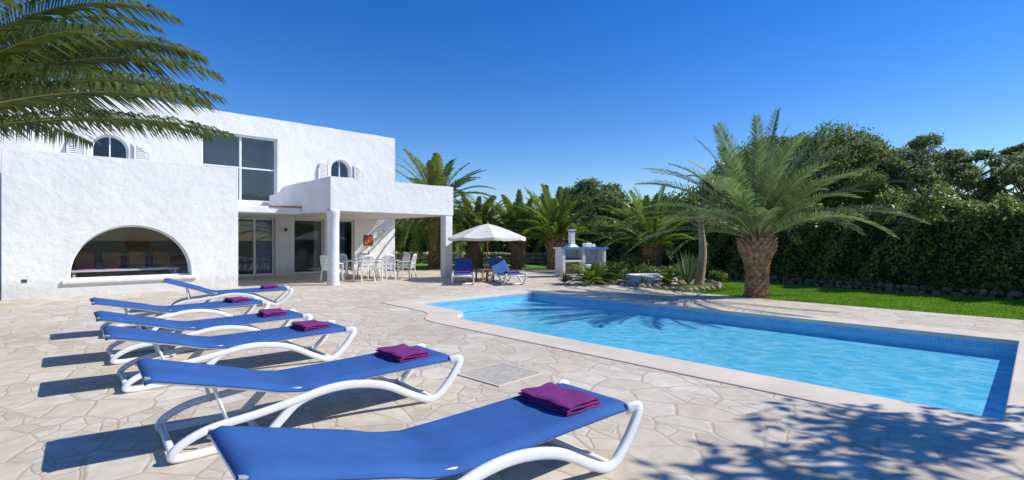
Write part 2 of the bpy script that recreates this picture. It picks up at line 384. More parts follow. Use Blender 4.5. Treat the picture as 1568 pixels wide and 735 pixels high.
V,F=tubeVF([(.15,21.5,1.42),(.15,21.5,1.68)],[.2,.13]); mk("lamp_shade",V,F,M_curtw,H)
doors=[(5.75,7.22,2.42),(7.97,9.31,2.43),(10.0,10.74,2.43)]
holes=[rc(x0,x1,.03,zt) for x0,x1,zt in doors]
holes+= [rc(4.54,7.30,3.05,5.74),arch(1.81,3.9,4.62,.50,.50,18),arch(10.07,3.7,4.70,.47,.47,18)]
prism("main_front_wall",[rectwall(-7,12.86,-.1,6.55)]+holes,22,22.35,M_pl,H,'b',.035,3)
prism("main_side_wall_east",[rectwall(22.35,30,-.1,6.54)],12.5,12.86,M_pl,H,'a',.03)
prism("main_side_wall_west",[rectwall(22.35,30,-.1,6.54)],-7,-6.65,M_pl,H,'a',.03)
box("main_back_wall",-6.65,12.5,29.65,30,-.1,6.5,M_pl,H); box("main_roof",-6.65,12.5,22.35,29.65,6.0,6.2,M_pl,H)
box("main_floor",-6.65,12.5,22.35,29.65,-.02,.03,M_intfl,H); box("upper_floor",-6.65,12.5,22.4,29.65,2.75,2.95,M_int,H)
box("inner_partition",-6.65,12.5,24.6,24.7,.03,6,M_int,H)
box("inner_partition_b",7.6,7.7,22.35,24.6,.03,6,M_int,H); box("inner_partition_c",3.9,4.0,22.35,24.6,2.95,6,M_int,H)
def win(name,x0,x1,z0,z1,b,vs=(),hs=(),t=.05,mat=M_wpaint):
    m=MB(); d=.06
    m.box(x0,x0+t,b,b+d,z0,z1); m.box(x1-t,x1,b,b+d,z0,z1)
    m.box(x0+t,x1-t,b+.002,b+d-.002,z0,z0+t); m.box(x0+t,x1-t,b+.002,b+d-.002,z1-t,z1)
    for v in vs: m.box(v-t*.6,v+t*.6,b-.004,b+d+.004,z0+t,z1-t)
    for h in hs: m.box(x0+t,x1-t,b+.005,b+d-.005,h-t*.45,h+t*.45)
    m.obj(name+"_frame",mat,H)
    mk(name+"_pane",[(x0+t,b+.03,z0+t),(x1-t,b+.03,z0+t),(x1-t,b+.03,z1-t),(x0+t,b+.03,z1-t)],[(0,1,2,3)],M_glass,H)
win("stair_window",4.55,7.29,3.06,5.73,22.17,(5.93,),(4.42,),.065)
win("sliding_door_left",5.76,7.21,.035,2.41,22.15,(6.45,),(),.07)
win("sliding_door_mid",7.98,9.30,.035,2.42,22.15,(),(),.07)
win("sliding_door_right",10.01,10.73,.035,2.42,22.15,(),(),.06)
def curtain(name,x0,x1,b,z0,z1,mat):
    V=[];F=[];k=int((x1-x0)*60)
    for i in range(k+1):
        x=x0+(x1-x0)*i/k; y=b+.035*math.sin(i*1.1)+.01*math.sin(i*.37)
        V+=[(x,y,z0),(x,y,z1)]
    for i in range(k): F.append((2*i,2*i+2,2*i+3,2*i+1))
    mk(name,V,F,mat,H,smooth=True)
curtain("curtain_a",6.6,7.2,22.42,.05,2.4,M_curt); curtain("curtain_b",9.0,9.3,22.42,.05,2.4,M_curtw); curtain("curtain_c",10.05,10.45,22.42,.05,2.4,M_curt)
for nm,ac,z0,zs,r in (("upper_arch_window_left",1.81,3.9,4.62,.50),("upper_arch_window_right",10.07,3.7,4.70,.47)):
    archframe(nm+"_frame",ac,z0+.004,zs,r-.004,r-.004,22.16,.05,M_wpaint)
    archframe(nm+"_surround",ac,z0-.1,zs,r+.12,r+.12,21.965,.115,M_pl,.05)
    fl,tr=poly_tess([arch(ac,z0+.01,zs,r-.01,r-.01,18)]); mk(nm+"_pane",[(p[0],22.19,p[1]) for p in fl],tr,M_glass,H)
    m=MB(); m.box(ac-.02,ac+.02,22.155,22.225,z0+.05,zs+r-.05); m.obj(nm+"_mullion",M_wpaint,H)
    for sgn in (-1,1):
        x0=ac+sgn*(r+.14); x1=ac+sgn*(r+.14+r*.98); bb=21.88; n2=10
        pts=[(x0,z0),(x1,z0)]+[(x1+(x0-x1)*math.sin(math.pi/2*i/n2),zs+(r*.95)*(1-math.cos(math.pi/2*i/n2))) for i in range(n2+1)]
        cx=(x0+x1)/2; cz=(z0+zs+r)/2
        ins=[(cx+(p[0]-cx)*.78,cz+(p[1]-cz)*.88) for p in pts]
        prism(nm+"_shutter",[pts,ins],bb,bb+.04,M_wpaint,H,'b')
        m=MB(); z=z0+.08
        while z<zs+r*.6:
            fx=.10*r
            lo2=min(x0,x1)+fx; hi2=max(x0,x1)-fx
            if z>zs: 
                if sgn>0: hi2=x0+(x1-x0)*math.sqrt(max(0,1-((z-zs)/r)**2))-.03
                else: lo2=x0+(x1-x0)*math.sqrt(max(0,1-((z-zs)/r)**2))+.03
            m.add([(lo2,bb+.005,z),(hi2,bb+.005,z),(hi2,bb+.035,z+.045),(lo2,bb+.035,z+.045)],[(0,1,2,3)]); z+=.06
        m.obj(nm+"_louvres",M_wpaint,H)
box("balcony_slab",7.0,11.94,16.03,22,2.50,2.72,M_pl,H)
prism("balcony_parapet_front",[rectwall(6.97,11.97,2.47,3.60)],16.0,16.25,M_pl,H,'b',.04,3)
prism("balcony_parapet_west",[[(16.25,2.47),(22,2.47),(22,3.34)]+[(21.2,3.35),(20.9,3.42),(20.5,3.56),(20.1,3.60)]+wob((20.1,3.60),(16.25,3.60))[1:]+[(16.25,3.60)]],6.97,7.2,M_pl,H,'a',.035,3)
prism("balcony_parapet_east",[rectwall(16.25,22,2.47,3.59)],11.74,11.97,M_pl,H,'a',.035,3)
box("entrance_canopy",4.67,6.97,18.5,22,2.44,2.68,M_pl,H,.03); box("canopy_tile_edge",5.9,6.96,18.44,18.9,2.685,2.72,M_terra,H,.01)
V,F=tubeVF([(7.16,16.22,z) for z in (-.05,.02,.1,1.2,2.2,2.38,2.5)],[.22,.21,.195,.185,.19,.22,.26],k=24); mk("porch_column",V,F,M_pl,H,smooth=True)
box("porch_post",11.6,11.95,16.02,16.36,-.05,2.47,M_pl,H,.03)
box("porch_step",4.7,12.8,21.85,22,0.0,.03,M_cop,H)
box("wall_vent",.05-.35,.15-.35,17.685,17.71,.42,.50,M_metal,H)
m=MB(); m.box(11.18,11.66,21.965,21.995,1.24,1.73); m.obj("wall_picture_frame",M_metal,H); m=MB(); m.box(11.22,11.62,21.955,21.964,1.28,1.69); m.obj("wall_picture",M_art,H)
m=MB()
for i in range(12):
    an=i*math.pi/6; m.add(*tubeVF([(12.1+.12*math.cos(an),21.97,1.85+.12*math.sin(an)),(12.1+.24*math.cos(an),21.97,1.85+.24*math.sin(an))],[.025,.005],k=5))
m.add(*tubeVF([(12.1,21.98,1.85),(12.1,21.94,1.85)],[.13,.11],k=14)); m.obj("wall_sun_ornament",M_wpaint,H)
for x in (4.9,7.6,9.65): 
    V,F=tubeVF([(x,21.97,1.9),(x,21.9,1.9),(x,21.88,2.0)],[.03,.05,.06],k=8,side=(1,0,0)); mk("wall_lamp",V,F,M_metal,H)

# ---------------------------------------------------------------- sun loungers
def lounger(loc,rz,back=15.,towel=True,name="sun_lounger"):
    E=empty(name,loc,rz); hx=1.48; bl=.95; ba=math.radians(back)
    def top(x):
        if x<=hx:
            return Vector((x,0,.36+.012*math.cos(x*2)-.01))
        t=x-hx; return Vector((hx+t*math.cos(ba),0,.36-.012+t*math.sin(ba)*min(1,.4+t/.25*.6)))
    xs=[-.015+i*(hx+bl+.035)/46 for i in range(47)]
    V=[];F=[];ny=12;w=.335
    for lay,off in ((0,.014),(1,.004)):
        for x in xs:
            p=top(x)
            for j in range(ny+1):
                s=j/ny*2-1; s=math.copysign(abs(s)**.85,s); sag=-.022*(1-s*s)*math.sin(math.pi*min(1,max(0,(x/(hx+bl)))))
                ed=-.040 if abs(s)>.99 else (-.002 if abs(s)>.85 else 0)
                en=-.03 if x in (xs[0],xs[-1]) else 0
                V.append((p.x,s*w*(1.0 if abs(s)<.99 else 1.012),p.z+off+sag+ed+.016+en))
    nx=len(xs); L=nx*(ny+1)
    for i in range(nx-1):
        for j in range(ny):
            a=i*(ny+1)+j; F.append((a,a+1,a+ny+2,a+ny+1)); F.append((L+a,L+a+ny+1,L+a+ny+2,L+a+1))
    for i in range(nx-1):
        for j in (0,ny):
            a=i*(ny+1)+j; F.append((a,a+ny+1,L+a+ny+1,L+a))
    for i in (0,nx-1):
        for j in range(ny):
            a=i*(ny+1)+j; F.append((a,L+a,L+a+1,a+1))
    mk("fabric",V,F,M_fab,E,smooth=True)
    mb=MB()
    for s in (-1,1):
        y=s*.300
        P=[top(x)+Vector((0,y,-.018)) for x in [0.0]+xs[2::4]+[hx+bl]]
        mb.add(*tubeVF(P,.020,.022,side=(0,1,0),k=10,sq=.7))
        y2=s*.350
        leg=catmull([(.04,s*.325,.345),(-.03,s*.345,.355),(-.055,y2,.32),(.06,y2,.16),(.19,y2,.045),(.30,y2,.030),(.46,y2,.10),(.72,y2,.235),(1.0,y2,.30),(1.25,y2,.30),(1.45,y2,.25),(1.58,y2,.14),(1.69,y2,.03)],5)
        mb.add(*tubeVF(leg,.024,[.036 if i<20 else .033 for i in range(len(leg))],side=(0,1,0),k=12,sq=.6))
        arm=catmull([(1.2,y2,.31),(1.45,y2*1.02,.27),(1.75,y2*1.05,.225),(2.05,y2*1.05,.19),(2.22,y2*1.05,.12),(2.27,y2*1.02,.05),(2.18,y2,.028),(1.95,y2*.98,.03),(1.69,y2*.97,.03)],5)
        mb.add(*tubeVF(arm,.023,.028,side=(0,1,0),k=12,sq=.6))
        hp=top(hx+.55)
        mb.add(*tubeVF([(hp.x,s*.27,hp.z-.03),(1.93,s*.29,.20)],.013,k=8,side=(0,1,0)))
    for x,z in ((-.045,.325),(.24,.03),(.95,.285),(1.69,.03),(2.26,.06)):
        mb.add(*tubeVF([(x,-.34,z),(x,.34,z)],.020,.024,side=(0,0,1),k=10,sq=.7))
    e=top(hx+bl)
    mb.add(*tubeVF([(e.x,-.30,e.z-.018),(e.x,.30,e.z-.018)],.018,.020,side=(0,0,1),k=10))
    mb.obj("frame",M_white,E,smooth=True)
    if towel:
        tb=MB(); tr=random.uniform(-.12,.12); ct,st=math.cos(tr),math.sin(tr)
        for layer in range(3):
            hxx,hyy=.165-.006*layer,.25-.006*layer; z0=.378+layer*.021; V=[];F=[]
            nx_,ny_=14,18
            for top_ in (0,1):
                for i in range(nx_+1):
                    for j in range(ny_+1):
                        sx=i/nx_*2-1; sy=j/ny_*2-1
                        ex=math.copysign(1-(1-abs(sx))**1.6,sx); ey=math.copysign(1-(1-abs(sy))**1.6,sy)
                        edge=max(0,1-max(abs(ex),abs(ey))**10)**.5
                        x=ex*hxx+.006*math.sin(ey*7+layer*2); y=ey*hyy+.008*math.sin(ex*5+layer)
                        z=z0+.0115+(1 if top_ else -1)*.0115*edge+.006*math.sin(sx*4+layer)*math.cos(sy*5+layer)
                        V.append((.37+x*ct-y*st,x*st+y*ct+.0,z))
            q=(nx_+1)*(ny_+1)
            for i in range(nx_):
                for j in range(ny_):
                    a=i*(ny_+1)+j; F.append((a,a+1,a+ny_+2,a+ny_+1)); F.append((q+a,q+a+ny_+1,q+a+ny_+2,q+a+1))
            for i in range(nx_):
                for j in (0,ny_): a=i*(ny_+1)+j; F.append((a,a+ny_+1,q+a+ny_+1,q+a))
            for j in range(ny_):
                for i in (0,nx_): a=i*(ny_+1)+j; F.append((a,q+a,q+a+1,a+1))
            tb.add(V,F)
        tb.obj("towel",M_towel,E,smooth=True)
    return E
R=TH+math.pi
for (a,b,dr,bk) in ((2.98,2.26,-.06,15),(2.93,4.22,-.05,15),(2.90,6.40,-.04,14),(2.93,7.92,-.03,14),(3.02,10.08,-.02,13),(4.28,12.25,-.22,19)):
    lounger(W(a,b,0),R+dr,bk)
lounger((-1.62,16.5,0),math.radians(95),30); lounger((.12,16.5,0),math.radians(109),30)

# ---------------------------------------------------------------- parasol
P=empty("parasol",(-.93,19.0,0),.2)
m=MB(); m.add(*tubeVF([(0,0,.0),(0,0,2.12)],.028,k=10)); m.obj("pole",M_wood,P,smooth=True)
V=[(0,0,2.12)];F=[];K=8;rings=[(.35,2.04),(.8,1.88),(1.2,1.72),(1.5,1.60)]
kk=K*4
for r,z in rings:
    for j in range(kk):
        an=2*math.pi*j/kk; f=(j%4)/4; sc=1-.05*math.sin(math.pi*f); V.append((r*sc*math.cos(an),r*sc*math.sin(an),z-.05*math.sin(math.pi*f)*r/1.5))
for j in range(kk):
    F.append((0,1+j,1+(j+1)%kk))
    for i in range(3): a=1+i*kk; F.append((a+j,a+kk+j,a+kk+(j+1)%kk,a+(j+1)%kk))
k0=len(V)
for j in range(kk):
    v=V[1+3*kk+j]; V.append((v[0]*1.0,v[1]*1.0,v[2]-.09))
for j in range(kk): F.append((1+3*kk+j,k0+j,k0+(j+1)%kk,1+3*kk+(j+1)%kk))
mk("canopy",V,F,M_cream,P)
m=MB()
for j in range(8):
    an=2*math.pi*j/8; m.add(*tubeVF([(0,0,2.08),(1.48*math.cos(an),1.48*math.sin(an),1.585)],.012,k=5)); m.add(*tubeVF([(0,0,1.55),(.75*math.cos(an),.75*math.sin(an),1.84)],.009,k=5))
m.obj("ribs",M_wood,P)
V,F=tubeVF([(0,0,2.1),(0,0,2.14),(0,0,2.17),(0,0,2.2)],[.05,.05,.03,.01],k=10); mk("finial",V,F,M_wood,P)
V,F=tubeVF([(0,0,0),(0,0,.06),(0,0,.08),(0,0,.3)],[.27,.27,.06,.045],k=20); mk("base",V,F,M_stone,P)
T=empty("side_table",(-.98,18.0,0),.6); m=MB()
for i in range(6): m.box(-.27+i*.09,-.195+i*.09,-.27,.27,.43,.455)
for x in (-.25,.2):
    for y in (-.25,.2): m.box(x,x+.05,y,y+.05,0,.43)
m.box(-.25,.25,-.24,-.20,.38,.425); m.box(-.25,.25,.20,.24,.38,.425); m.obj("slats_and_legs",M_wood,T)
V,F=tubeVF([(0,0,.456),(0,0,.6),(0,0,.64),(0,0,.72)],[.035,.035,.014,.014],k=10); mk("bottle",V,F,M_blue,T)

# ---------------------------------------------------------------- dining set
def chair(loc,rz):
    E=empty("garden_chair",loc,rz); m=MB()
    m.box(-.23,.23,-.23,.23,.42,.445)
    for s in (-1,1):
        m.add(*tubeVF(catmull([(.27,s*.28,0),(.24,s*.25,.3),(.23,s*.26,.45),(.24,s*.27,.62),(.18,s*.27,.66),(-.2,s*.26,.68)],4),.026,.020,side=(0,1,0),k=8))
        m.add(*tubeVF([(-.30,s*.26,0),(-.24,s*.23,.43),(-.27,s*.24,.66),(-.33,s*.20,.90)],.026,.020,side=(0,1,0),k=8))
    m.add(*tubeVF(catmull([(-.33,-.20,.90),(-.36,-.08,.93),(-.36,.08,.93),(-.33,.20,.90)],4),.04,.016,side=(0,0,1),k=8))
    for j in range(7):
        y=-.165+j*.055; m.add(*tubeVF([(-.23,y*1.1,.45),(-.27,y*1.1,.66),(-.345,y,.92)],.018,.007,side=(0,1,0),k=6))
    m.add(*tubeVF([(-.27,-.22,.60),(-.27,.22,.60)],.018,.008,side=(0,0,1),k=6))
    m.obj("chair_shell",M_white,E,smooth=False,bevel=0)
tx,ty=9.1,17.7
DT=empty("garden_table",W(tx,ty,0),TH); m=MB()
ring=[(.95*math.copysign(abs(math.cos(t))**.6,math.cos(t)),.52*math.copysign(abs(math.sin(t))**.6,math.sin(t))) for t in [2*math.pi*i/36 for i in range(36)]]
prism("top",[ring],.71,.74,M_white,DT,bevel=.01)
for x in (-.62,.62):
    for y in (-.3,.3): m.add(*tubeVF([(x*1.1,y*1.15,0),(x,y,.71)],[.03,.045],k=8))
m.obj("legs",M_white,DT)
V,F=tubeVF([(0.1,0,.745),(0.1,0,.95),(.1,0,1.0),(.1,0,1.06)],[.04,.04,.015,.015],k=10); mk("wine_bottle",V,F,M_metal,DT)
for dx,dy,r in ((-.5,-.85,90),(.35,-.9,80),(-.45,.85,-90),(.45,.85,-95),(-1.35,0.0,10),(1.4,-.1,180),(1.2,-.95,130)):
    chair(W(tx+dx,ty+dy,0),TH+math.radians(r))
chair(W(7.6,17.3,0),TH+math.radians(20))

# ---------------------------------------------------------------- palms
def frond(mb,o,az,el0,L,droop,ll,nl,mi,bend=0.,rw=.02,wl=.016,vee=.35,hang=.16):
    n=14; p=Vector(o); pts=[p.copy()]; dirs=[]
    for i in range(n):
        t=(i+.5)/n; el=el0-droop*t**1.35; a=az+bend*t*t
        d=Vector((math.cos(el)*math.cos(a),math.cos(el)*math.sin(a),math.sin(el))); dirs.append(d); p=p+d*(L/n); pts.append(p.copy())
    rr=[rw*(1-.85*i/n) for i in range(n+1)]
    V,F=tubeVF(pts,rr,[x*.6 for x in rr],side=(-math.sin(az),math.cos(az),0),k=4,cap=False); mb.add(V,F,1)
    tw=random.uniform(-.35,.35)
    for q in range(nl):
        t=.13+.87*(q+.5)/nl; f=t*n; i=min(int(f),n-1); b=pts[i].lerp(pts[i+1],f-i); d=dirs[i]
        side=Vector((-math.sin(az+bend*t*t),math.cos(az+bend*t*t),0)); up=d.cross(side); up=-up if up.z<0 else up
        side=(side*math.cos(tw)+up*math.sin(tw)); up=d.cross(side); up=-up if up.z<0 else up
        prof=max(.25,math.sin(math.pi*(.12+.76*t))**.7)*(1 if t<.8 else 1-(t-.8)*1.6)
        for s in (-1,1):
            l=ll*prof*random.uniform(.85,1.1); fw=.55+.75*t
            ld=(side*s+d*fw*random.uniform(.85,1.15)+up*(vee+random.uniform(-.15,.15))).normalized()
            wv=ld.cross(up).normalized(); wv=(wv+up*.5*s).normalized()*wl
            m1=b+ld*l*.5; tip=b+ld*l+Vector((0,0,-hang*l))
            mb.add([b-wv*.6,b+wv*.6,m1+wv,m1-wv,tip],[(0,1,2,3),(3,2,4)],mi)
def palm(name,loc,zt,prof,nf,L,ll,nl,mat,elr=(-15,82),droop=(40,85),seed=1,extra=None,wl=.016,dry=6,flat=None,vee=.35,hang=.16):
    random.seed(seed); E=empty(name,loc,0)
    mb=MB(); zs=[zt*i/16 for i in range(17)]
    def rad(z):
        t=z/zt
        for (t0,r0),(t1,r1) in zip(prof,prof[1:]):
            if t<=t1: return r0+(r1-r0)*(t-t0)/(t1-t0)
        return prof[-1][1]
    mb.add(*tubeVF([(0,0,z) for z in [-.1]+zs],[rad(0)*1.05]+[rad(z)*.9 for z in zs],k=16))
    z=.02; row=0
    sp=.085*max(1,zt/3)
    while z<zt:
        r=rad(z); k=max(9,int(2*math.pi*r/.15))
        big=1+1.1*max(0,(z/zt-.6)/.4)
        for j in range(k):
            an=2*math.pi*(j+.5*(row%2))/k+random.uniform(-.04,.04)
            o=Vector((math.cos(an),math.sin(an),0)); s=Vector((-math.sin(an),math.cos(an),0)); u=Vector((0,0,1))
            w=.075*big**.3; hh=sp*.95; out=.05*big*random.uniform(.7,1.3)
            c=o*r*.88+u*z
            a1=c-s*w; a2=c+s*w; a3=c-u*hh; a4=c+u*hh*.3
            tp=c+o*out+u*hh*.75*big; w2=s*w*.45
            mb.add([a3,a1,a2,a4,tp-w2,tp+w2,tp-w2-u*.03-o*.01,tp+w2-u*.03-o*.01],[(0,7,6),(0,6,1),(0,2,7),(1,6,4),(2,5,7),(4,6,7,5),(1,4,3),(3,4,5),(2,3,5)])
        z+=sp; row+=1
    mb.obj("trunk",M_ptrunk,E)
    fb=MB()
    for i in range(nf):
        t=(i+.5)/nf
        e0=elr[1]+(elr[0]-elr[1])*t**.85+random.uniform(-6,6)
        el=math.radians(e0); az=i*2.39996+random.uniform(-.2,.2)
        dr=math.radians(droop[0]+(droop[1]-droop[0])*(t**.6)*random.uniform(.85,1.1)) 
        if t<.25: dr*=.75
        if flat is not None: dr=math.radians(max(12,e0+flat+random.uniform(-8,8)))
        rb=.12+.12*t; o=(math.cos(az)*rb,math.sin(az)*rb,zt-.05+.2*(1-t))
        frond(fb,o,az,el,L*random.uniform(.85,1.08)*(0.85+.15*min(1,t*3)),dr,ll,nl,0,random.uniform(-.25,.25),wl=wl,vee=vee,hang=hang)
    if extra:
        for (az,e,LL,dr,bd) in extra: frond(fb,(math.cos(az)*.2,math.sin(az)*.2,zt),az,e,LL,dr,ll,nl,0,bd,wl=wl,vee=vee,hang=hang)
    for i in range(dry):
        az=random.uniform(0,6.28); frond(fb,(math.cos(az)*.25,math.sin(az)*.25,zt-.1),az,math.radians(-25),L*.45,math.radians(50),ll*.8,nl//2,2,0,wl=wl)
    fb.obj("fronds",None,E,mats=[mat,M_rach,M_dry],fix=False)
    return E
pr=[(0,.34),(.1,.30),(.4,.29),(.6,.34),(.8,.47),(.92,.46),(1.,.28)]
palm("palm_tree",W(13.72,5.1,-.02),1.6,pr,60,3.3,.42,54,M_palm,elr=(20,84),droop=(32,62),seed=3,dry=0,vee=.45,wl=.014)
pr2=[(0,.42),(.2,.36),(.7,.38),(.88,.5),(1.,.3)]
pr3=[(0,.46),(.2,.42),(.6,.44),(.85,.56),(1.,.34)]
palm("palm_tree",(-4.15,27,0),3.2,pr2,70,3.7,.46,46,M_palm3,elr=(-25,82),droop=(45,80),seed=5,wl=.030)
palm("palm_tree",(-2.0,27.5,0),1.6,pr3,56,2.9,.42,40,M_palm3,elr=(14,82),droop=(34,58),seed=6,wl=.030,dry=0)
palm("palm_tree",(.32,27.5,0),1.6,pr3,56,2.9,.42,40,M_palm3,elr=(14,82),droop=(34,58),seed=8,wl=.030,dry=0)
palm("palm_tree",(2.2,25.5,0),1.5,pr3,62,3.1,.42,42,M_palm2,elr=(14,84),droop=(34,60),seed=9,wl=.030,dry=0)
palm("palm_tree",(6.4,22.7,0),1.2,pr3,62,3.0,.42,42,M_palm2,elr=(14,84),droop=(34,60),seed=11,wl=.026,dry=0)
d_=math.radians
palm("palm_tree",(-6.6,5.2,0),2.62,[(0,.40),(.5,.32),(.85,.42),(1.,.3)],44,3.0,.46,84,M_palm4,elr=(20,80),seed=21,wl=.015,flat=16,vee=.15,hang=.42,dry=0,
     extra=[(d_(2),d_(26),3.35,d_(44),0),(d_(10),d_(40),3.3,d_(60),0),(d_(-4),d_(17),3.4,d_(30),0),(d_(16),d_(52),3.2,d_(72),0),(d_(-12),d_(34),3.2,d_(46),0),(d_(6),d_(62),3.3,d_(84),0)])

# ---------------------------------------------------------------- broadleaf / pine trees
def tree(name,loc,top,r,cb,nc,nl,ls,mat,bark=M_bark,tr=.16,lean=(0,0),flatc=.75,seed=1,cs=.34,wr=.45):
    global rng
    random.seed(seed); rng=np.random.default_rng(seed); E=empty(name,loc,0)
    h=top-cb; cz=(top+cb)/2; mb=MB()
    P0=catmull([(0,0,-.1),(lean[0]*.3+.1,lean[1]*.3,cb*.5),(lean[0]*.7-.05,lean[1]*.7,cb),(lean[0],lean[1],cz+h*.15)],5)
    mb.add(*tubeVF(P0,[tr*(1-.75*i/(len(P0)-1)) for i in range(len(P0))],k=10,side=(1,0,0)))
    L=[]
    for i in range(nc):
        ph=math.acos(1-2*(i+.5)/nc*.95); az=i*2.39996+random.uniform(-.3,.3); q=random.uniform(.5,1.05)
        c=Vector((lean[0]+r*q*math.sin(ph)*math.cos(az),lean[1]+r*q*math.sin(ph)*math.sin(az),cz+h*.5*q*math.cos(ph)*.85))
        rr=r*cs*random.uniform(.5,1.3); L.append(clump_points(c,(rr,rr,rr*flatc),nl//nc))
        k=min(len(P0)-1,int(len(P0)*random.uniform(.5,.95))); st=P0[k]; md=st.lerp(c,.5)+Vector((0,0,-.1*r+random.uniform(-.1,.2)))
        lp=catmull([st,md,c],4); mb.add(*tubeVF(lp,[tr*.35*(1-.8*j/(len(lp)-1)) for j in range(len(lp))],k=5))
    mb.obj("trunk_and_limbs",bark,E,smooth=True)
    fastquads("crown",leafquads(np.concatenate(L),ls,wr),mat,E)
    return E
def px(p,Y): return (p-784)/765*Y
def pz(p,Y): return 1.5+(367.5-p)/765*Y
data=[(1165,27,205,3.2,2.0,34,30000,M_pine,.28),(1235,25,184,3.3,2.0,36,32000,M_pine,.26),(1315,26,193,3.0,2.0,34,27000,M_pine,.26),(1385,25,200,2.6,2.2,30,18000,M_pine2,.25),
 (1440,22.5,222,2.6,2.8,20,6500,M_pine2,.21),(1520,21,212,2.8,2.9,20,6500,M_pine2,.20),(1600,20,225,2.4,2.6,20,6500,M_pine2,.22),(1090,31,270,3.0,1.5,26,15000,M_pine,.30),(1010,36,300,3.2,1.2,22,11000,M_pine,.32),
 (893,38,262,2.7,1.8,22,14000,M_pine2,.30),(935,37,290,2.8,1.5,20,12000,M_pine,.32),(965,42,325,3,1.2,16,7000,M_pine2,.34),(720,45,318,3.5,1,16,8000,M_pine,.34),(640,42,332,3.2,1,16,7000,M_pine2,.34),(790,46,330,3.2,1,16,8000,M_pine,.34)]
for i,(p,Y,py,r,cb,nc,nl,mt,cs) in enumerate(data):
    tree("pine_tree",(px(p,Y),Y,-.05),pz(py,Y),r,cb,nc,nl,.085 if Y<30 else .13,mt,seed=40+i,tr=.2,cs=cs,flatc=.55)
rng=np.random.default_rng(3)
Ec=empty("cypress_tree",(px(836,34),34,0)); zz=rng.uniform(.3,5.2,6000); an=rng.uniform(0,6.28,6000); rr=.5*np.sqrt(np.clip(1-(zz-.3)/5,0,1))*rng.uniform(.5,1.1,6000)
fastquads("crown",leafquads(np.stack([rr*np.cos(an),rr*np.sin(an),zz],1),.11),M_pine,Ec); V,F=tubeVF([(0,0,-.1),(0,0,4.6)],[.12,.02]); mk("trunk",V,F,M_bark,Ec)
tree("garden_tree",(px(1069,16.8),16.8,0),3.1,.8,2.1,8,1500,.07,M_hedge,bark=M_barkl,tr=.17,lean=(.2,0),seed=77)
tree("shade_tree",(7.75,2.6,0),5.8,1.8,3.4,14,3200,.10,M_pine,tr=.11,lean=(.1,.1),seed=90,cs=.32)
tree("shade_tree",(9.2,1.6,0),5.8,1.7,3.6,14,3600,.10,M_pine,tr=.10,lean=(-.1,.1),seed=92,cs=.34)

# ---------------------------------------------------------------- hedges
def hedge(name,path,w,hgt,dens,ls,mat,seed):
    global rng
    rng=np.random.default_rng(seed); random.seed(seed)
    E=empty(name); pts=[];mb=MB()
    for (p0,p1) in zip(path,path[1:]):
        p0=np.array(p0);p1=np.array(p1); L=np.linalg.norm(p1[:2]-p0[:2]); d=(p1-p0)[:2]/L; nrm=np.array([-d[1],d[0]])
        N=int(L*dens); t=rng.uniform(0,1,N); s=rng.uniform(-1,1,N); hv=p0[2]+(p1[2]-p0[2])*t
        bulge=.35*np.sin(t*L*1.9+seed)+.25*np.sin(t*L*4.3+1)+.16*np.sin(t*L*9.)
        face=rng.uniform(0,1,N)<.5
        zq=np.where(face,rng.uniform(0,1,N),1+rng.uniform(-.14,.05,N))
        s=np.where(face,np.sign(s)*(1-.25*rng.uniform(0,1,N)**2),s)
        sw=w/2*(1+.25*np.sin(t*L*3.1+zq*5))+.32*np.sin(t*L*4.2+zq*6)+.15*np.sin(t*L*11+zq*13)
        sw=sw-.45*np.clip(zq-.45,0,1)
        z=zq*(hv+bulge*.7*zq)*(1-.10*s**4)
        P=p0[None,:2]+d*(t*L)[:,None]+nrm*(s*sw)[:,None]; P+=rng.normal(0,.06,P.shape)
        pts.append(np.concatenate([P,z[:,None]+rng.normal(0,.06,(N,1))],1))
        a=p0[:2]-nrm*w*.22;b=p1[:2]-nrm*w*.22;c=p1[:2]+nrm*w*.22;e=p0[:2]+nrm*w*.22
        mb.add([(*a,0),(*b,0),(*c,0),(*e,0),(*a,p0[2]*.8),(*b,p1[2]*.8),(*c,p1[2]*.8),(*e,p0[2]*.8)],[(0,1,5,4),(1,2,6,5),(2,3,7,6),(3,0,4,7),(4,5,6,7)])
    mb.obj("shade_core",M_hcore,E); fastquads("leaves",leafquads(np.concatenate(pts),ls,.5),mat,E)  # dark box core: inner shade as colour, blocks the view through the leaves
def WP(a,b,z): v=W(a,b,0); return (v.x,v.y,z)
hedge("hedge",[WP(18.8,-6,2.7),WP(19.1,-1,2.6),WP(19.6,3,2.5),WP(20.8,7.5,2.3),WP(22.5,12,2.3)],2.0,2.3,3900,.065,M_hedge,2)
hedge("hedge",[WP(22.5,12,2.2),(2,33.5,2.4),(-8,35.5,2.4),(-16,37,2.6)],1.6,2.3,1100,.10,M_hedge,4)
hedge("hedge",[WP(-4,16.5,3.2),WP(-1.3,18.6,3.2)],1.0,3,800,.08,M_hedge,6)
rng=np.random.default_rng(11); L=[]
for i in range(260):
    az=math.radians(rng.uniform(-80,80)); d=rng.uniform(60,75); r=rng.uniform(2,4)
    L.append(clump_points((d*math.sin(az),d*math.cos(az),r*.6),(r,r,r*.9),130))
fastquads("distant_woodland",leafquads(np.concatenate(L),.5),M_pine,None)

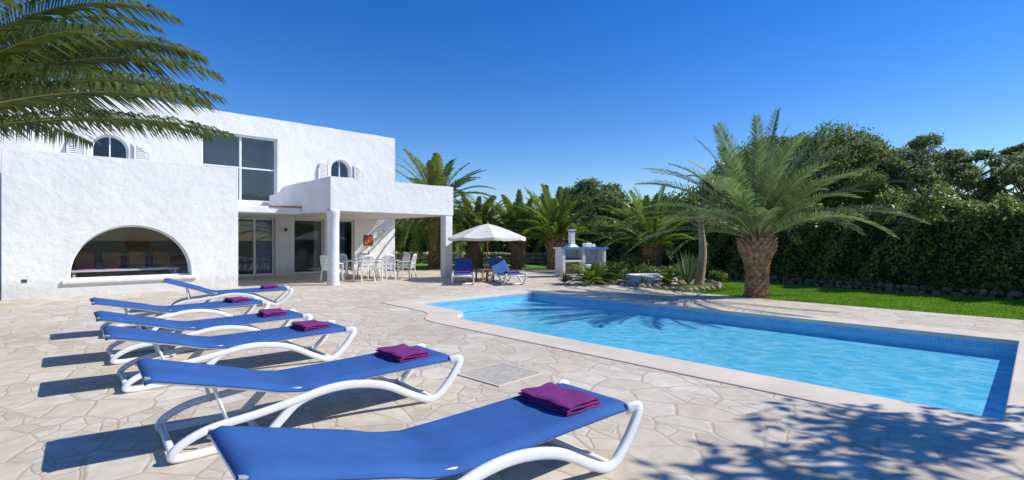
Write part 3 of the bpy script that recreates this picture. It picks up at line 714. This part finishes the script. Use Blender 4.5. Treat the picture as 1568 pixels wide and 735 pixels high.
# ---------------------------------------------------------------- stones, bbq, plants
def rocks(name,pts,smin,smax,mat=M_stone):
    bm=bmesh.new()
    for p in pts:
        s=random.uniform(smin,smax); mat4=Matrix.Translation(p)@Matrix.Rotation(random.uniform(0,6),4,'Z')@Matrix.Diagonal((s*random.uniform(.8,1.4),s*random.uniform(.7,1.),s*random.uniform(.6,.9),1))
        r=bmesh.ops.create_icosphere(bm,subdivisions=2,radius=1,matrix=mat4)
        for v in r['verts']: v.co+=Vector((random.uniform(-1,1),random.uniform(-1,1),random.uniform(-1,1)))*s*.10
    me=bpy.data.meshes.new(name); bm.to_mesh(me); bm.free(); me.materials.append(mat); return link(bpy.data.objects.new(name,me))
random.seed(5); pts=[]
path=[(17.45,-5),(17.7,-1),(18.2,3),(19.2,7),(19.7,10)]
for (p,q) in zip(path,path[1:]):
    k=int(math.dist(p,q)/.2)
    for i in range(k):
        t=i/k
        for zz in (.02,.14): pts.append(W(p[0]+(q[0]-p[0])*t+random.uniform(-.12,.12),p[1]+(q[1]-p[1])*t+random.uniform(-.1,.1),zz))
rocks("stone_border",pts,.07,.13,M_stoned)
rng=np.random.default_rng(31); N=9000; t=rng.uniform(0,1,N)*(len(path)-1); ii=np.minimum(t.astype(int),len(path)-2); ff=t-ii; pa=np.array(path)
ab=pa[ii]+(pa[ii+1]-pa[ii])*ff[:,None]; ab[:,0]+=.35+rng.normal(0,.12,N); hh=rng.uniform(0,.42,N)*(.55+.45*np.sin(t*14)*np.sin(t*5.3+1))
PP=np.stack([ab[:,0]*C-ab[:,1]*S,ab[:,0]*S+ab[:,1]*C,hh+.03],1); fastquads("ground_cover_plants",leafquads(PP,.05,.4),M_hedge,None)
pts=[]
for i in range(len(bed)):
    p,q=bed[i],bed[(i+1)%len(bed)]; k=int(math.dist(p,q)/.26)
    for j in range(k): t=j/k; pts.append(W(p[0]+(q[0]-p[0])*t,p[1]+(q[1]-p[1])*t,.03))
rocks("rockery_edging",pts,.07,.14)
pts=[]
for i in range(120):
    t=i/120
    for zz in (.1,.35,.6): pts.append(Vector((-14+18*t+random.uniform(-.05,.05),33-.9*t*2,zz)))
rocks("dry_stone_wall",pts,.14,.22)
B=empty("masonry_barbecue",(2.95,20.3,0),.35)
m=MB()
m.box(-1.0,1.0,0,.7,0,.12); m.box(-1.0,-.86,0,.7,.12,1.14); m.box(-.1,.04,0.004,.7,.12,1.14); m.box(.86,1.0,0,.7,.12,1.14); m.box(-.86,.86,.6,.7,.12,1.14); m.box(.04,.86,.02,.6,.12,.5); m.box(-.86,-.1,.01,.6,.60,.68)
m.obj("base",M_pl,B,bevel=.02)
m=MB(); m.box(-1.06,1.06,-.06,.76,1.14,1.20); m.obj("worktop",M_wpaint,B,bevel=.01)
m=MB(); m.box(-1.07,1.07,-.075,-.062,1.12,1.215); m.obj("blue_tile_trim",M_blue,B)
m=MB(); m.add([(-.62,.15,1.20),(-.14,.15,1.20),(-.14,.7,1.20),(-.62,.7,1.20),(-.46,.3,1.34),(-.28,.3,1.34),(-.28,.55,1.34),(-.46,.55,1.34)],[(0,1,5,4),(1,2,6,5),(2,3,7,6),(3,0,4,7)])
m.box(-.46,-.28,.3,.55,1.34,1.82); m.box(-.50,-.24,.26,.59,1.88,1.93)
for x in (-.45,-.33):
    for y in (.31,.50): m.box(x,x+.04,y,y+.04,1.82,1.88)
m.obj("chimney",M_pl,B,bevel=.012)
m=MB()
for i in range(12): m.box(-.84+i*.06,-.83+i*.06,.03,.6,.74,.75)
m.box(-.85,-.11,.03,.05,.73,.739); m.obj("grill",M_metal,B)
m=MB(); m.box(-.8,-.14,.3,.58,.13,.5); m.obj("log_store",M_wood,B)
m=MB(); m.box(.1,.4,.1,.4,1.202,1.38); m.box(.5,.62,.2,.32,1.202,1.34); m.obj("worktop_jars",M_wpaint,B,bevel=.04)
Tt=empty("garden_tub",(4.9,17.6,0)); 
V=[];F=[];k=32
prof=[(1.0,0),(1.0,.24),(.96,.28),(.84,.28),(.80,.24),(.80,.06)]
for r,z in prof:
    for j in range(k): an=2*math.pi*j/k; V.append((r*math.cos(an)*.9,r*math.sin(an)*.7,z))
for i in range(len(prof)-1):
    for j in range(k): F.append((i*k+j,i*k+(j+1)%k,(i+1)*k+(j+1)%k,(i+1)*k+j))
mk("rim",V,F,M_wpaint,Tt,smooth=True)
mk("water_disc",[(.75*.9*1.06*math.cos(2*math.pi*j/k),.75*.7*1.06*math.sin(2*math.pi*j/k),.2) for j in range(k)],[tuple(range(k))],M_basin,Tt)
def rosette(name,loc,nf,L,ll,mat,seed,wl=.02):
    random.seed(seed); E=empty(name,loc); fb=MB()
    for i in range(nf):
        t=(i+.5)/nf; az=i*2.39996; frond(fb,(0,0,.1),az,math.radians(75-70*t),L*random.uniform(.8,1.1),math.radians(50),ll,26,0,0,.012,wl)
    fb.obj("leaves",None,E,mats=[mat,M_rach],fix=False)
    V,F=tubeVF([(0,0,-.05),(0,0,.18)],[.12,.09]); mk("stem",V,F,M_ptrunk,E)
rosette("cycad_plant",(px(905,16.8),16.8,0),34,1.0,.17,M_palm2,1); rosette("cycad_plant",(px(935,17.4),17.4,0),26,.8,.15,M_palm2,2); rosette("cycad_plant",(px(1022,16.3),16.3,0),24,.6,.13,M_palm2,3)
def agave(loc,s,seed,name="agave_plant",emin=15,emax=80,nn=26,wf=.08):
    random.seed(seed); E=empty(name,loc); mb=MB()
    for i in range(nn):
        t=i/nn; az=i*2.4; el=math.radians(emax-(emax-emin)*t); L=s*random.uniform(.8,1.1); d=Vector((math.cos(az)*math.cos(el),math.sin(az)*math.cos(el),math.sin(el))); sd=Vector((-math.sin(az),math.cos(az),0)); w=s*wf
        b=Vector((0,0,.03)); m1=b+d*L*.45; tp=b+d*L
        mb.add([b-sd*w*.6,b+sd*w*.6,m1+sd*w,m1-sd*w,tp,m1-Vector((0,0,w*.5))],[(0,1,5),(0,5,3),(1,2,5),(3,5,4),(5,2,4)])
    mb.obj("leaves",M_agave,E)
agave((px(865,17.2),17.2,0),.45,1); agave((px(985,16.1),16.1,0),.38,2); agave((px(1035,17.5),17.5,0),.4,5); agave((px(958,18.2),18.2,0),.5,7)
agave((px(1054,16.4),16.4,0),1.15,9,"yucca_plant",48,88,40,.035)
def shrub(loc,r,n,mat,seed):
    global rng
    rng=np.random.default_rng(seed); E=empty("garden_shrub",loc); L=[clump_points((rng.normal()*r*.4,rng.normal()*r*.4,r*.5),(r*.6,r*.6,r*.5),n//5) for _ in range(5)]
    fastquads("leaves",leafquads(np.concatenate(L),.05),mat,E); V,F=tubeVF([(0,0,-.05),(0,0,r*.6)],[.03,.01]); mk("stem",V,F,M_bark,E)
for i,(p,Y,r) in enumerate([(945,20.5,.6),(1000,19.5,.5),(1040,19,.6),(965,22,.9),(1100,17.8,.4),(1075,20,.8)]):
    shrub((px(p,Y),Y,0),r,1500,M_hedge if i%2 else M_palm2,60+i)

# ---------------------------------------------------------------- light, sky, camera
d=(W(.76,-.65,0)); d=Vector((d.x,d.y,0)).normalized(); el=math.radians(43)
sd=Vector((d.x*math.cos(el),d.y*math.cos(el),math.sin(el)))
l=bpy.data.lights.new("sun","SUN"); l.energy=5.0; l.angle=math.radians(.5); l.color=(1,.965,.89)
so=bpy.data.objects.new("sun",l); so.rotation_euler=sd.to_track_quat('Z','Y').to_euler(); so.location=(10,0,20); link(so)
w=bpy.data.worlds.new("World"); scn.world=w; w.use_nodes=True; nt=w.node_tree
sky=nt.nodes.new("ShaderNodeTexSky"); sky.sky_type='NISHITA'; sky.sun_disc=False; sky.sun_elevation=el; sky.sun_rotation=math.atan2(d.x,d.y)
sky.air_density=1.15; sky.dust_density=.05; sky.ozone_density=5.5; sky.altitude=300
hs=nt.nodes.new("ShaderNodeHueSaturation"); hs.inputs["Saturation"].default_value=1.33; hs.inputs["Hue"].default_value=.515
nt.links.new(sky.outputs[0],hs.inputs["Color"]); nt.links.new(hs.outputs[0],nt.nodes["Background"].inputs[0]); nt.nodes["Background"].inputs[1].default_value=.15
cam=bpy.data.cameras.new("camera"); cam.sensor_width=36; cam.lens=36*765/1568; cam.clip_end=3000; cam.clip_start=.05
co=bpy.data.objects.new("camera",cam); co.location=(0,0,1.5); co.rotation_euler=(math.radians(90),0,0); link(co); scn.camera=co
scn.view_settings.view_transform='Standard'; scn.view_settings.look='None'; scn.view_settings.exposure=0
